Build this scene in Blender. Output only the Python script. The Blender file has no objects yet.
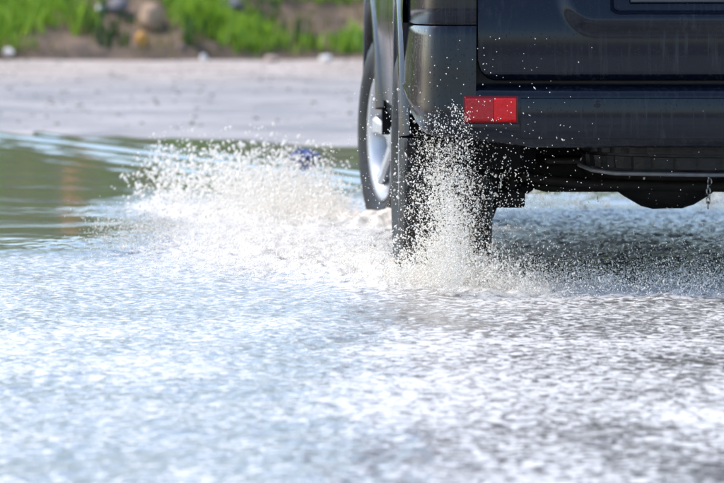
import bpy, bmesh, math, random
import numpy as np
from mathutils import Vector, Matrix
random.seed(7); RNG = np.random.default_rng(11)
SC = bpy.context.scene
COL = SC.collection
R = math.radians

# ------------------------------------------------------------------ camera
FPX = 4190.0                      # focal length in photograph pixels (724 wide)
CAM_H = 0.90
cam_d = bpy.data.cameras.new('camera'); cam = bpy.data.objects.new('camera', cam_d); COL.objects.link(cam)
cam_d.sensor_width = 36.0; cam_d.lens = FPX / 724 * 36
cam_d.clip_start = 0.1; cam_d.clip_end = 3000
cam.location = (0, 0, CAM_H)
cam.rotation_euler = (R(90) - math.atan(261.5 / FPX), 0, -math.atan(135 / FPX))
cam_d.dof.use_dof = True; cam_d.dof.focus_distance = 12.1; cam_d.dof.aperture_fstop = 6.3
SC.camera = cam

# ------------------------------------------------------------------ light
SUN_EL, SUN_AZ = R(52), R(286)      # azimuth clockwise from +Y: high on the left, a little ahead of the car
w = bpy.data.worlds.new('World'); SC.world = w; w.use_nodes = True
nt = w.node_tree; bg = nt.nodes['Background']
sky = nt.nodes.new('ShaderNodeTexSky'); sky.sky_type = 'NISHITA'; sky.sun_disc = False
sky.sun_elevation = SUN_EL; sky.sun_rotation = SUN_AZ
sky.air_density = 1.0; sky.dust_density = 1.6; sky.ozone_density = 2.4
nt.links.new(sky.outputs[0], bg.inputs[0]); bg.inputs[1].default_value = 0.15
sun_d = bpy.data.lights.new('sun', 'SUN'); sun_d.energy = 1.5; sun_d.angle = R(10); sun_d.color = (1, .95, .88)
sun = bpy.data.objects.new('sun', sun_d); COL.objects.link(sun)
sdir = Vector((math.sin(SUN_AZ) * math.cos(SUN_EL), math.cos(SUN_AZ) * math.cos(SUN_EL), math.sin(SUN_EL)))
sun.rotation_euler = sdir.to_track_quat('Z', 'Y').to_euler(); sun.location = (-6, -6, 12)
SC.view_settings.view_transform = 'Standard'; SC.view_settings.look = 'None'
SC.view_settings.exposure = 1.32; SC.view_settings.gamma = 1.0; SC.view_settings.use_curve_mapping = False

# ------------------------------------------------------------------ helpers
def tag(o, label=None, cat=None, group=None, kind=None):
    if label: o['label'] = label
    if cat: o['category'] = cat
    if group: o['group'] = group
    if kind: o['kind'] = kind
    return o

def link(name, me, mat, parent=None, smooth=True, auto=None):
    o = bpy.data.objects.new(name, me); COL.objects.link(o)
    if mat is not None: me.materials.append(mat)
    if parent is not None: o.parent = parent
    if smooth and len(me.polygons):
        me.polygons.foreach_set('use_smooth', np.ones(len(me.polygons), dtype=bool))
        if auto is not None: me.set_sharp_from_angle(angle=R(auto))
    return o

def mesh_pd(name, v, f):
    me = bpy.data.meshes.new(name); me.from_pydata([tuple(p) for p in v], [], [tuple(q) for q in f]); me.update(); return me

def mesh_np(name, V, F):
    """V (n,3) array, F (m,k) index array"""
    me = bpy.data.meshes.new(name); k = F.shape[1]; m = len(F)
    me.vertices.add(len(V)); me.vertices.foreach_set('co', V.astype(np.float32).ravel())
    me.loops.add(m * k); me.loops.foreach_set('vertex_index', F.astype(np.int32).ravel())
    me.polygons.add(m); me.polygons.foreach_set('loop_start', np.arange(0, m * k, k, dtype=np.int32))
    me.update(calc_edges=True); me.validate(); return me

def vnoise(x, y, seed=0):
    """gradient noise, about -1..1"""
    r = np.random.default_rng(seed); ang = r.uniform(0, 2 * np.pi, (256, 256)); gx, gy = np.cos(ang), np.sin(ang)
    xi = np.floor(x).astype(int); yi = np.floor(y).astype(int); xf = x - xi; yf = y - yi
    u = xf**3 * (xf * (xf * 6 - 15) + 10); v = yf**3 * (yf * (yf * 6 - 15) + 10)
    def d(ix, iy): 
        a = ix & 255; b = iy & 255
        return gx[a, b] * (x - ix) + gy[a, b] * (y - iy)
    n00 = d(xi, yi); n10 = d(xi + 1, yi); n01 = d(xi, yi + 1); n11 = d(xi + 1, yi + 1)
    return 1.5 * ((n00 * (1 - u) + n10 * u) * (1 - v) + (n01 * (1 - u) + n11 * u) * v)

def fbm(x, y, oct=4, seed=0, gain=.5):
    s = np.zeros_like(x); a = 1.0
    for i in range(oct):
        s += a * vnoise(x * 2**i + 17.3 * i, y * 2**i - 9.1 * i, seed + i); a *= gain
    return s

def sstep(a, b, x):
    t = np.clip((x - a) / (b - a), 0, 1); return t * t * (3 - 2 * t)

# ------------------------------------------------------------------ materials
def new_mat(name):
    m = bpy.data.materials.new(name); m.use_nodes = True
    return m, m.node_tree, m.node_tree.nodes['Principled BSDF']

def N(t, typ, **kw):
    n = t.nodes.new(typ)
    for k, v in kw.items():
        if k in n.inputs.keys(): n.inputs[k].default_value = v
        else: setattr(n, k, v)
    return n

def ramp(t, src, p0, p1, c0=(0, 0, 0, 1), c1=(1, 1, 1, 1)):
    r = t.nodes.new('ShaderNodeValToRGB'); r.color_ramp.elements[0].position = p0; r.color_ramp.elements[1].position = p1
    r.color_ramp.elements[0].color = c0; r.color_ramp.elements[1].color = c1
    t.links.new(src, r.inputs[0]); return r

def mixc(t, fac, a, b):
    m = t.nodes.new('ShaderNodeMix'); m.data_type = 'RGBA'
    for i, s in ((0, fac), (6, a), (7, b)):
        if isinstance(s, (int, float)): m.inputs[i].default_value = s
        elif isinstance(s, tuple): m.inputs[i].default_value = s if len(s) == 4 else s + (1,)
        else: t.links.new(s, m.inputs[i])
    return m.outputs[2]

def simple(name, col, rough=.5, metal=0, coat=0, nscale=None, namt=.3, bump=0, spec=.5):
    m, t, b = new_mat(name)
    b.inputs['Roughness'].default_value = rough; b.inputs['Metallic'].default_value = metal
    b.inputs['Coat Weight'].default_value = coat; b.inputs['Specular IOR Level'].default_value = spec
    b.inputs['Base Color'].default_value = col + (1,)
    if nscale:
        tc = N(t, 'ShaderNodeTexCoord'); n = N(t, 'ShaderNodeTexNoise', Scale=nscale, Detail=5.0)
        t.links.new(tc.outputs['Object'], n.inputs['Vector'])
        lo = tuple(c * (1 - namt) for c in col); hi = tuple(min(1, c * (1 + namt)) for c in col)
        t.links.new(mixc(t, n.outputs[0], lo, hi), b.inputs['Base Color'])
        if bump:
            bp = N(t, 'ShaderNodeBump', Strength=bump, Distance=.01); t.links.new(n.outputs[0], bp.inputs['Height'])
            t.links.new(bp.outputs[0], b.inputs['Normal'])
    return m

def paint_mat():
    """dark blue-black car paint, wet, with running streaks of dirty water and beads"""
    m, t, b = new_mat('wet_dark_paint')
    tc = N(t, 'ShaderNodeTexCoord')
    mp = N(t, 'ShaderNodeMapping'); mp.inputs['Scale'].default_value = (70, 70, 5)
    st = N(t, 'ShaderNodeTexNoise', Scale=1.0, Detail=4.0, Roughness=.6)
    t.links.new(tc.outputs['Object'], mp.inputs[0]); t.links.new(mp.outputs[0], st.inputs['Vector'])
    big = N(t, 'ShaderNodeTexNoise', Scale=5.0, Detail=3.0); t.links.new(tc.outputs['Object'], big.inputs['Vector'])
    sr = ramp(t, st.outputs[0], .50, .68); br = ramp(t, big.outputs[0], .35, .65)
    mu = N(t, 'ShaderNodeMath', operation='MULTIPLY'); t.links.new(sr.outputs[0], mu.inputs[0]); t.links.new(br.outputs[0], mu.inputs[1])
    t.links.new(mixc(t, mu.outputs[0], (.0022, .0044, .0100), (.018, .0205, .025)), b.inputs['Base Color'])
    rr = N(t, 'ShaderNodeMapRange'); rr.inputs['To Min'].default_value = .10; rr.inputs['To Max'].default_value = .30
    t.links.new(mu.outputs[0], rr.inputs[0]); t.links.new(rr.outputs[0], b.inputs['Roughness'])
    b.inputs['Coat Weight'].default_value = .08; b.inputs['Coat Roughness'].default_value = .05; b.inputs['Specular IOR Level'].default_value = .28
    vo = N(t, 'ShaderNodeTexVoronoi', Scale=130.0); t.links.new(tc.outputs['Object'], vo.inputs['Vector'])
    wn = N(t, 'ShaderNodeSeparateColor'); t.links.new(vo.outputs['Color'], wn.inputs[0])
    keep = N(t, 'ShaderNodeMath', operation='GREATER_THAN'); keep.inputs[1].default_value = .72; t.links.new(wn.outputs[0], keep.inputs[0])
    bead = ramp(t, vo.outputs['Distance'], .12, .34, (1, 1, 1, 1), (0, 0, 0, 1))
    bm_ = N(t, 'ShaderNodeMath', operation='MULTIPLY'); t.links.new(keep.outputs[0], bm_.inputs[0]); t.links.new(bead.outputs[0], bm_.inputs[1])
    b1 = N(t, 'ShaderNodeBump', Strength=.22, Distance=.003); t.links.new(bm_.outputs[0], b1.inputs['Height'])
    b2 = N(t, 'ShaderNodeBump', Strength=.25, Distance=.002); t.links.new(st.outputs[0], b2.inputs['Height']); t.links.new(b1.outputs[0], b2.inputs['Normal'])
    t.links.new(b2.outputs[0], b.inputs['Normal']); t.links.new(b1.outputs[0], b.inputs['Coat Normal'])
    return m

M = {}
M['paint'] = paint_mat()
M['black'] = simple('black_plastic', (.012, .012, .013), .55, nscale=40, namt=.4, bump=.2)
M['liner'] = simple('arch_liner', (.006, .006, .006), .9, nscale=30, namt=.4, spec=.2)
M['rubber'] = simple('wet_rubber', (.007, .0073, .008), .45, nscale=60, namt=.4, bump=.3, spec=.3)
M['frame'] = simple('dirty_chassis', (.022, .020, .018), .7, nscale=25, namt=.6, bump=.4, spec=.3)
M['alloy'] = simple('silver_alloy', (.42, .43, .45), .35, .6, nscale=30, namt=.12)
M['steel'] = simple('dull_steel', (.32, .32, .32), .42, .85, nscale=30, namt=.3)
M['chrome'] = simple('bright_trim', (.7, .71, .73), .15, 1.0, nscale=20, namt=.05)
M['board'] = simple('running_board_silver', (.30, .31, .33), .4, .4, nscale=30, namt=.2)
M['glass'] = simple('tinted_glass', (.006, .007, .008), .03, 0, 1.0)
M['clear'] = simple('headlight_glass', (.5, .52, .55), .08, .3, 1.0)
M['grey_panel'] = simple('recess_panel', (.03, .035, .045), .3, coat=.4, nscale=40, namt=.3)

def reflector_mat():
    m, t, b = new_mat('red_reflector')
    tc = N(t, 'ShaderNodeTexCoord'); mp = N(t, 'ShaderNodeMapping'); mp.inputs['Scale'].default_value = (220, 220, 220)
    vo = N(t, 'ShaderNodeTexVoronoi', Scale=1.0); t.links.new(tc.outputs['Object'], mp.inputs[0]); t.links.new(mp.outputs[0], vo.inputs['Vector'])
    no = N(t, 'ShaderNodeTexNoise', Scale=60.0, Detail=3.0); t.links.new(tc.outputs['Object'], no.inputs['Vector'])
    t.links.new(mixc(t, no.outputs[0], (.42, .0, .002), (.80, .008, .008)), b.inputs['Base Color'])
    b.inputs['Roughness'].default_value = .18; b.inputs['Specular IOR Level'].default_value = .35
    bp = N(t, 'ShaderNodeBump', Strength=.35, Distance=.003); t.links.new(vo.outputs['Distance'], bp.inputs['Height']); t.links.new(bp.outputs[0], b.inputs['Normal'])
    return m
M['red'] = reflector_mat()
M['red_dark'] = simple('red_lens_housing', (.14, .002, .003), .25, spec=.3)
M['red_deep'] = simple('deep_red_lens', (.36, .004, .007), .15, nscale=120, namt=.35, bump=.3, spec=.4)

def water_mat():
    m, t, b = new_mat('foamy_puddle_water')
    tc = N(t, 'ShaderNodeTexCoord'); at = N(t, 'ShaderNodeAttribute', attribute_name='foam')
    # fleck noise
    mp = N(t, 'ShaderNodeMapping'); mp.inputs['Scale'].default_value = (.85, .68, 1); t.links.new(tc.outputs['Object'], mp.inputs[0])
    n1 = N(t, 'ShaderNodeTexNoise', Scale=40.0, Detail=5.0, Roughness=.6, Distortion=.6); t.links.new(mp.outputs[0], n1.inputs['Vector'])
    n2 = N(t, 'ShaderNodeTexNoise', Scale=120.0, Detail=3.0, Roughness=.6); t.links.new(tc.outputs['Object'], n2.inputs['Vector'])
    s = N(t, 'ShaderNodeMath', operation='MULTIPLY_ADD'); t.links.new(n2.outputs[0], s.inputs[0]); s.inputs[1].default_value = .25; t.links.new(n1.outputs[0], s.inputs[2])
    s2 = N(t, 'ShaderNodeMath', operation='ADD'); t.links.new(s.outputs[0], s2.inputs[0]); t.links.new(at.outputs['Fac'], s2.inputs[1])
    fm = N(t, 'ShaderNodeMapRange', interpolation_type='SMOOTHSTEP'); fm.inputs['From Min'].default_value = 1.00; fm.inputs['From Max'].default_value = 1.20
    t.links.new(s2.outputs[0], fm.inputs[0])
    fl = N(t, 'ShaderNodeMapRange', interpolation_type='SMOOTHSTEP'); fl.inputs['From Min'].default_value = .83; fl.inputs['From Max'].default_value = 1.15; fl.inputs['To Max'].default_value = .8
    t.links.new(s2.outputs[0], fl.inputs[0])
    mud = N(t, 'ShaderNodeTexNoise', Scale=1.4, Detail=4.0); t.links.new(tc.outputs['Object'], mud.inputs['Vector'])
    wcol = mixc(t, mud.outputs[0], (.060, .054, .046), (.11, .10, .088)); wcol = mixc(t, fl.outputs[0], wcol, (.40, .383, .36))
    fcol = mixc(t, n2.outputs[0], (.46, .43, .38), (.74, .725, .70))
    tn = N(t, 'ShaderNodeMapRange'); tn.inputs['From Min'].default_value = .48; tn.inputs['From Max'].default_value = .80; tn.inputs['To Max'].default_value = .6; t.links.new(at.outputs['Fac'], tn.inputs[0])
    tm = N(t, 'ShaderNodeMath', operation='MULTIPLY'); t.links.new(tn.outputs[0], tm.inputs[0]); t.links.new(mud.outputs[0], tm.inputs[1])
    fcol = mixc(t, tm.outputs[0], fcol, (.56, .47, .34))
    t.links.new(mixc(t, fm.outputs[0], wcol, fcol), b.inputs['Base Color'])
    rr = N(t, 'ShaderNodeMapRange'); rr.inputs['To Min'].default_value = .07; rr.inputs['To Max'].default_value = .6
    t.links.new(fm.outputs[0], rr.inputs[0]); t.links.new(rr.outputs[0], b.inputs['Roughness'])
    b.inputs['IOR'].default_value = 1.33
    # ripple relief: strong where the water is churned, faint where it lies calm
    ch = N(t, 'ShaderNodeMapRange'); ch.inputs['From Min'].default_value = .0; ch.inputs['From Max'].default_value = .45
    ch.inputs['To Min'].default_value = .05; ch.inputs['To Max'].default_value = .6; t.links.new(at.outputs['Fac'], ch.inputs[0])
    b1 = N(t, 'ShaderNodeBump', Distance=.007); t.links.new(s.outputs[0], b1.inputs['Height']); t.links.new(ch.outputs[0], b1.inputs['Strength'])
    t.links.new(b1.outputs[0], b.inputs['Normal'])
    return m
M['water'] = water_mat()

def drop_mat():
    m, t, b = new_mat('water_drops')
    b.inputs['Base Color'].default_value = (.97, .925, .84, 1); b.inputs['Roughness'].default_value = .25
    b.inputs['IOR'].default_value = 1.33
    tr = N(t, 'ShaderNodeBsdfTranslucent'); tr.inputs[0].default_value = (.97, .96, .93, 1)
    mx = N(t, 'ShaderNodeMixShader'); mx.inputs[0].default_value = .45
    t.links.new(b.outputs[0], mx.inputs[1]); t.links.new(tr.outputs[0], mx.inputs[2])
    t.links.new(mx.outputs[0], t.nodes['Material Output'].inputs[0]); return m
M['drop'] = drop_mat()

def ground_mat():
    m, t, b = new_mat('wet_dirt_road')
    tc = N(t, 'ShaderNodeTexCoord'); n = N(t, 'ShaderNodeTexNoise', Scale=1.1, Detail=8.0, Roughness=.65); t.links.new(tc.outputs['Object'], n.inputs['Vector'])
    g = N(t, 'ShaderNodeTexNoise', Scale=45.0, Detail=4.0); t.links.new(tc.outputs['Object'], g.inputs['Vector'])
    sp = N(t, 'ShaderNodeSeparateXYZ'); t.links.new(tc.outputs['Object'], sp.inputs[0])
    nm = N(t, 'ShaderNodeMath', operation='MULTIPLY_ADD'); t.links.new(n.outputs[0], nm.inputs[0]); nm.inputs[1].default_value = 16.0; t.links.new(sp.outputs[1], nm.inputs[2])
    wet = N(t, 'ShaderNodeMapRange', interpolation_type='SMOOTHSTEP'); wet.inputs['From Min'].default_value = 42; wet.inputs['From Max'].default_value = 50
    wet.inputs['To Min'].default_value = 1; wet.inputs['To Max'].default_value = 0; t.links.new(nm.outputs[0], wet.inputs[0])
    mot = ramp(t, n.outputs[0], .38, .62); dry = mixc(t, mot.outputs[0], (.27, .215, .175), (.44, .37, .32)); dmp = mixc(t, mot.outputs[0], (.19, .155, .125), (.36, .30, .25))
    t.links.new(mixc(t, wet.outputs[0], dry, dmp), b.inputs['Base Color'])
    rr = N(t, 'ShaderNodeMapRange'); rr.inputs['To Min'].default_value = .9; rr.inputs['To Max'].default_value = .45
    t.links.new(wet.outputs[0], rr.inputs[0]); t.links.new(rr.outputs[0], b.inputs['Roughness'])
    bp = N(t, 'ShaderNodeBump', Strength=.5, Distance=.01); t.links.new(g.outputs[0], bp.inputs['Height']); t.links.new(bp.outputs[0], b.inputs['Normal'])
    return m
M['ground'] = ground_mat()

def soil_mat():
    m, t, b = new_mat('bank_soil')
    tc = N(t, 'ShaderNodeTexCoord'); n = N(t, 'ShaderNodeTexNoise', Scale=2.2, Detail=8.0, Roughness=.7); t.links.new(tc.outputs['Object'], n.inputs['Vector'])
    r = ramp(t, n.outputs[0], .35, .68, (.045, .031, .021, 1), (.23, .15, .095, 1)); t.links.new(r.outputs[0], b.inputs['Base Color'])
    b.inputs['Roughness'].default_value = .9
    bp = N(t, 'ShaderNodeBump', Strength=.6, Distance=.05); t.links.new(n.outputs[0], bp.inputs['Height']); t.links.new(bp.outputs[0], b.inputs['Normal']); return m
M['soil'] = soil_mat()

def blade_mat(name, lo, hi):
    m, t, b = new_mat(name)
    ge = N(t, 'ShaderNodeNewGeometry'); c = mixc(t, ge.outputs['Random Per Island'], lo, hi)
    t.links.new(c, b.inputs['Base Color']); b.inputs['Roughness'].default_value = .5
    tr = N(t, 'ShaderNodeBsdfTranslucent'); t.links.new(c, tr.inputs[0])
    mx = N(t, 'ShaderNodeMixShader'); mx.inputs[0].default_value = .4
    t.links.new(b.outputs[0], mx.inputs[1]); t.links.new(tr.outputs[0], mx.inputs[2]); t.links.new(mx.outputs[0], t.nodes['Material Output'].inputs[0]); return m
M['grass'] = blade_mat('fresh_grass', (.09, .22, .012), (.36, .52, .045))
M['drygrass'] = blade_mat('dry_grass', (.13, .12, .035), (.30, .24, .10))
M['weed'] = blade_mat('dark_weed', (.015, .05, .010), (.05, .12, .02))
M['bark'] = simple('stem_bark', (.09, .065, .04), .8, nscale=30, namt=.4)

# ------------------------------------------------------------------ ground, bank, water
def shore(X):                                   # far edge of the puddle
    return 25.0 - 2.6 * (X + 1.4) / 2.2 * (X < .8) - 2.6 * (X >= .8) + .25 * np.sin(X * 1.7) + .12 * np.sin(X * 5.1 + 1)

def ground_z(X, Y):
    s = Y - np.where((X > -4) & (X < 5), shore(np.clip(X, -4, 5)), shore(np.clip(X, -4, 5)))
    bed = -.063
    z = bed + (.063 + .03) * sstep(-3.2, 2.2, s)
    lat = np.maximum(np.maximum(-X - 7, X - 9), 4.2 - Y)
    z = np.maximum(z, bed + .1 * sstep(-1.5, 1.5, lat))
    rough = .013 * fbm(X * .8, Y * .35, 4, 5)
    inside = sstep(-2.5, 0, s)
    return z + rough * inside

xs = np.concatenate([[-900, -200, -60, -25], np.linspace(-14, 16, 121), [27, 60, 200, 900]])
ys = np.concatenate([[-900, -200, -60, -20, -8], np.linspace(0, 60, 241), [75, 120, 300, 900, 2000]])
GX, GY = np.meshgrid(xs, ys)
def grid_faces(ny, nx):
    i = np.arange(ny - 1)[:, None] * nx + np.arange(nx - 1)[None, :]
    i = i.ravel(); return np.stack([i, i + 1, i + nx + 1, i + nx], 1)
GZ = ground_z(GX, GY)
g = link('ground', mesh_np('ground', np.stack([GX.ravel(), GY.ravel(), GZ.ravel()], 1), grid_faces(len(ys), len(xs))), M['ground'])
tag(g, 'pale wet dirt road surface around the flooded stretch', kind='structure')

# grassy bank
def bank_z(X, Y):
    y0 = 45.6 + .35 * np.sin(X * .55 + .4) + .2 * np.sin(X * 1.9)
    t = Y - y0
    z = .02 + 3.2 * sstep(0, 9.0, t) ** .8 + .12 * sstep(0, .4, t)
    return z + (.09 * fbm(X * .9, Y * .9, 4, 31) + .05 * fbm(X * 3.5, Y * 3.5, 3, 35)) * sstep(0, .8, t) - .12 * (t < 0)
bx = np.linspace(-22, 26, 321); by = np.concatenate([np.linspace(44.8, 56, 115), np.linspace(57, 95, 20)])
BX, BY = np.meshgrid(bx, by); BZ = bank_z(BX, BY)
bank = link('bank_terrain', mesh_np('bank_terrain', np.stack([BX.ravel(), BY.ravel(), BZ.ravel()], 1), grid_faces(len(by), len(bx))), M['soil'])
tag(bank, 'brown earth bank rising behind the wet road', kind='structure')

# puddle water: height and foam fields
WX = np.concatenate([np.linspace(-7.5, -1.7, 40)[:-1], np.linspace(-1.7, -.65, 90)[:-1], np.linspace(-.65, 1.75, 400)[:-1],
                     np.linspace(1.75, 3.4, 130)[:-1], np.linspace(3.4, 9.5, 40)])
WY = np.concatenate([np.linspace(4.5, 7, 40)[:-1], np.linspace(7, 11.4, 210)[:-1], np.linspace(11.4, 17, 330)[:-1], np.linspace(17, 28, 190)])
X, Y = np.meshgrid(WX, WY)
C = 1.42                                                           # car centre line
def seg(px, py, ax, ay, bx_, by_):
    dx, dy = bx_ - ax, by_ - ay; t = np.clip(((px - ax) * dx + (py - ay) * dy) / (dx * dx + dy * dy), 0, 1)
    return np.hypot(px - ax - t * dx, py - ay - t * dy), t
hi = fbm(X * 14, Y * 9, 3, 3); mid = fbm(X * 4.5, Y * 3.2, 4, 9); lo = fbm(X * 1.3, Y * .8, 3, 21)
# churned region
left_edge = -.62 + .10 * lo - .10 * (Y - 12)                        # where calm water begins, far left
calm = sstep(13.3, 14.9, Y + .4 * lo) * sstep(-.15, -.55, X + .12 * lo + .05 * (Y - 15))
calm = np.maximum(calm, sstep(17.0, 19.0, Y + .6 * lo))
choppy = 1 - calm
H = choppy * (.0042 * mid + .0034 * hi + .003 * lo) * (1 - .35 * sstep(12.4, 11.4, Y) * sstep(.2, .6, X))
F = .435 * choppy + .035 * lo * choppy
# long ripples running out over the calm part
ph = Y + 3.0 * X + .12 * X * X
rip = (.0072 * np.sin(ph * 8.2 + .9 * lo) + .002 * np.sin(ph * 14 + 2 * lo)) * np.exp(-((ph - 20.3) / 1.7) ** 2) + .0013 * np.sin(Y * 7 + X * 2 + 1.5 * lo) + .0006 * mid
H += calm * rip
F += calm * (-.30 + .05 * mid)
# bow wave thrown left of the front wheel
d, t = seg(X, Y, .62, 15.35, -.42, 16.5)
bow = np.exp(-(d / (.20 + .12 * t)) ** 2) * (1 - .9 * t)
H += bow * (.045 + .022 * mid + .016 * hi); F += bow * .16 + .16 * np.exp(-(d / (.30 + .35 * t)) ** 2)
# churn between the wheels, left of the car
d, t = seg(X, Y, .50, 12.5, .12, 15.0)
ch = np.exp(-(d / (.20 + .12 * t)) ** 2); H += ch * (.012 + .008 * mid + .008 * hi); F += ch * .15
d, t = seg(X, Y, .35, 13.0, -.20, 14.3)
ch = np.exp(-(d / .36) ** 2); H += ch * (.006 + .007 * mid + .006 * hi); F += ch * .09
# collar at the rear wheel and the wake behind the car
for wx in (.66, 2.18):
    d = np.hypot((X - wx) / .25, (Y - 12.45) / .30); ch = np.exp(-d ** 2); H += ch * (.025 + .012 * mid + .014 * hi); F += ch * .26
wk = np.exp(-((Y - 12.15 - .12 * lo) / .28) ** 2) * sstep(.55, .85, X) * sstep(2.5, 2.1, X)
H += wk * (.004 + .004 * mid + .008 * hi); F += wk * .15
# foam thinned under the tail to paint in shade; flatter, barer water beyond
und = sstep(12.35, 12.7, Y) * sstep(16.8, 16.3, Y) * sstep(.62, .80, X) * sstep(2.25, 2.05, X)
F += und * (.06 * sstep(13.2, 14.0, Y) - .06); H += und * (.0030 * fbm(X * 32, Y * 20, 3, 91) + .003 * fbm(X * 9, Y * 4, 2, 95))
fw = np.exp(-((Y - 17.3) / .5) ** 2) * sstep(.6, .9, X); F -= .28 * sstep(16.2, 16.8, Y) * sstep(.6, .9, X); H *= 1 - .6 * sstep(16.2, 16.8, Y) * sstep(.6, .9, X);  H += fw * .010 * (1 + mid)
# fine grey track trailing behind the rear wheel, and foam rafts in the foreground
d, t = seg(X, Y, .58, 12.0, -.30, 7.6)
trk = np.exp(-(d / (.10 + .10 * t)) ** 2); F -= trk * .06
d, t = seg(X, Y, .75, 11.2, .12, 7.4)
F += .015 * np.exp(-(d / (.10 + .10 * t)) ** 2)
F += .03 * sstep(11.6, 8.6, Y) * sstep(.1, .6, X + .2 * lo) + .03 * fbm(X * 2.6, Y * .9, 3, 77) * sstep(12.3, 11.0, Y)
F += .01 * sstep(10.8, 9.0, Y) * sstep(.35, -.1, X + .15 * lo)
F -= .03 * sstep(8.8, 7.6, Y)
F += (.060 * fbm(X * 2.6, Y * 2.0, 4, 101) + .035 * fbm(X * 1.1 + .4 * Y, Y * .5, 3, 111)) * sstep(12.4, 11.6, Y)
# only water where the bed lies below it
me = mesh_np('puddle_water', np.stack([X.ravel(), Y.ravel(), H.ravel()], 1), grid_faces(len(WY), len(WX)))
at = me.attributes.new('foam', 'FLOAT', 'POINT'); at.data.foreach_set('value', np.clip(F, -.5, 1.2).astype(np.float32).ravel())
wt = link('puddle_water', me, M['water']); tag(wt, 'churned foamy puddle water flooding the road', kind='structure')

# ------------------------------------------------------------------ the vehicle
# car coordinates: x from centre line, y forward from the rear bumper face, z = height above the water
EY = 2.28; GZ0 = -.063
car = bpy.data.objects.new('sport_utility_vehicle', None); COL.objects.link(car)
car.location = (C, 12 + EY, GZ0)
tag(car, 'dark blue-black sport utility vehicle driving away through the flooded road', 'car')
def L(p): return (p[0], p[1] - EY, p[2] - GZ0)
def cpart(name, v, f, mat, parent=car, smooth=True, auto=35, solid=0, bevel=0):
    o = link(name, mesh_pd(name, [L(p) for p in v], f), mat, parent, smooth, auto)
    if solid:
        s = o.modifiers.new('solid', 'SOLIDIFY'); s.thickness = solid; s.offset = -1
    if bevel:
        b = o.modifiers.new('bevel', 'BEVEL'); b.width = bevel; b.segments = 2; b.limit_method = 'ANGLE'
    return o
def gridpart(name, rows, mat, parent=car, flip=False, **k):
    ny, nx = len(rows), len(rows[0]); v = [p for r in rows for p in r]
    f = [(j * nx + i, j * nx + i + 1, (j + 1) * nx + i + 1, (j + 1) * nx + i) for j in range(ny - 1) for i in range(nx - 1)]
    if flip: f = [q[::-1] for q in f]
    return cpart(name, v, f, mat, parent, **k)
def boxv(x0, x1, y0, y1, z0, z1):
    v = [(x, y, z) for z in (z0, z1) for y in (y0, y1) for x in (x0, x1)]
    return v, [(0, 2, 3, 1), (4, 5, 7, 6), (0, 1, 5, 4), (1, 3, 7, 5), (3, 2, 6, 7), (2, 0, 4, 6)]
def boxpart(name, b, mat, parent=car, bevel=.004):
    v, f = boxv(*b); return cpart(name, v, f, mat, parent, bevel=bevel)
def tubev(pts, rad, n=10, close=False):
    pts = [Vector(p) for p in pts]; v = []; f = []
    m = len(pts)
    for i, p in enumerate(pts):
        a = pts[(i - 1) % m] if (close or i > 0) else p; b = pts[(i + 1) % m] if (close or i < m - 1) else p
        d = (b - a).normalized(); up = Vector((0, 0, 1)) if abs(d.z) < .9 else Vector((1, 0, 0))
        s = d.cross(up).normalized(); u = s.cross(d); r = rad[i] if isinstance(rad, (list, tuple)) else rad
        for k in range(n):
            q = 2 * math.pi * k / n; v.append(p + r * (math.cos(q) * s + math.sin(q) * u))
    for i in range(m if close else m - 1):
        for k in range(n):
            j = (i + 1) % m; f.append((i * n + k, i * n + (k + 1) % n, j * n + (k + 1) % n, j * n + k))
    if not close: f.append(tuple(range(n))[::-1]); f.append(tuple((m - 1) * n + k for k in range(n)))
    return v, f
def tubepart(name, pts, rad, mat, parent=car, n=10, close=False):
    v, f = tubev(pts, rad, n, close); return cpart(name, v, f, mat, parent, auto=50)
def interp(tab, q):
    return float(np.interp(q, [a for a, _ in tab], [b for _, b in tab]))

YR, YF, ZW, RT = .90, 3.65, .317, .38
ARCH_A, ARCH_TOP, ARCH_C = .47, .845, .36
# plan outline of the rear corner: (half width, y)
PLAN = [(0, -.02), (.2, -.018), (.4, -.012), (.55, -.004), (.66, .006), (.706, .0105), (.755, .017), (.800, .024), (.828, .035), (.846, .054), (.857, .088), (.870, .14), (.886, .22), (.896, .32), (.90, .42)]
def plan_norm(i):
    a = PLAN[max(i - 1, 0)]; b = PLAN[min(i + 1, len(PLAN) - 1)]; dx, dy = b[0] - a[0], b[1] - a[1]; l = math.hypot(dx, dy)
    return dy / l, -dx / l                                      # outward
PI0 = 5
full = [(-1, i) for i in range(len(PLAN) - 1, 0, -1)] + [(1, i) for i in range(len(PLAN))]
def sweep(sec_fn, idx):
    rows = []
    for s, i in idx:
        hw, y = PLAN[i]; nx, ny = plan_norm(i); row = []
        for inset, z in sec_fn(hw, y): row.append((s * (hw - inset * nx), y - inset * ny, z))
        rows.append(row)
    return rows
def low_sec(hw, y):
    zb = .425 + .03 * sstep(.55, .80, hw) + (.135 * sstep(.06, .42, y))
    zt = .600
    out = []
    for ins, q in ((.14, -.05), (.05, -.04), (.012, 0.0), (0, .12), (-.002, .35), (0, .6), (.001, .8), (.004, .86), (.014, .91), (.030, .955), (.058, .995), (.10, 1.02)):
        out.append((ins, zb + q * (zt - zb)))
    return out
bumper = gridpart('rear_bumper', sweep(low_sec, [q for q in full if PLAN[q[1]][0] <= .71]), M['paint'], flip=True, auto=40)
def up_sec(hw, y):
    lower = low_sec(hw, y)[:6]
    return lower + [(.004, .60), (.005, .64), (.008, .69), (.012, .74), (.014, .760), (.018, .7675), (.07, .7695)]
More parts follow.
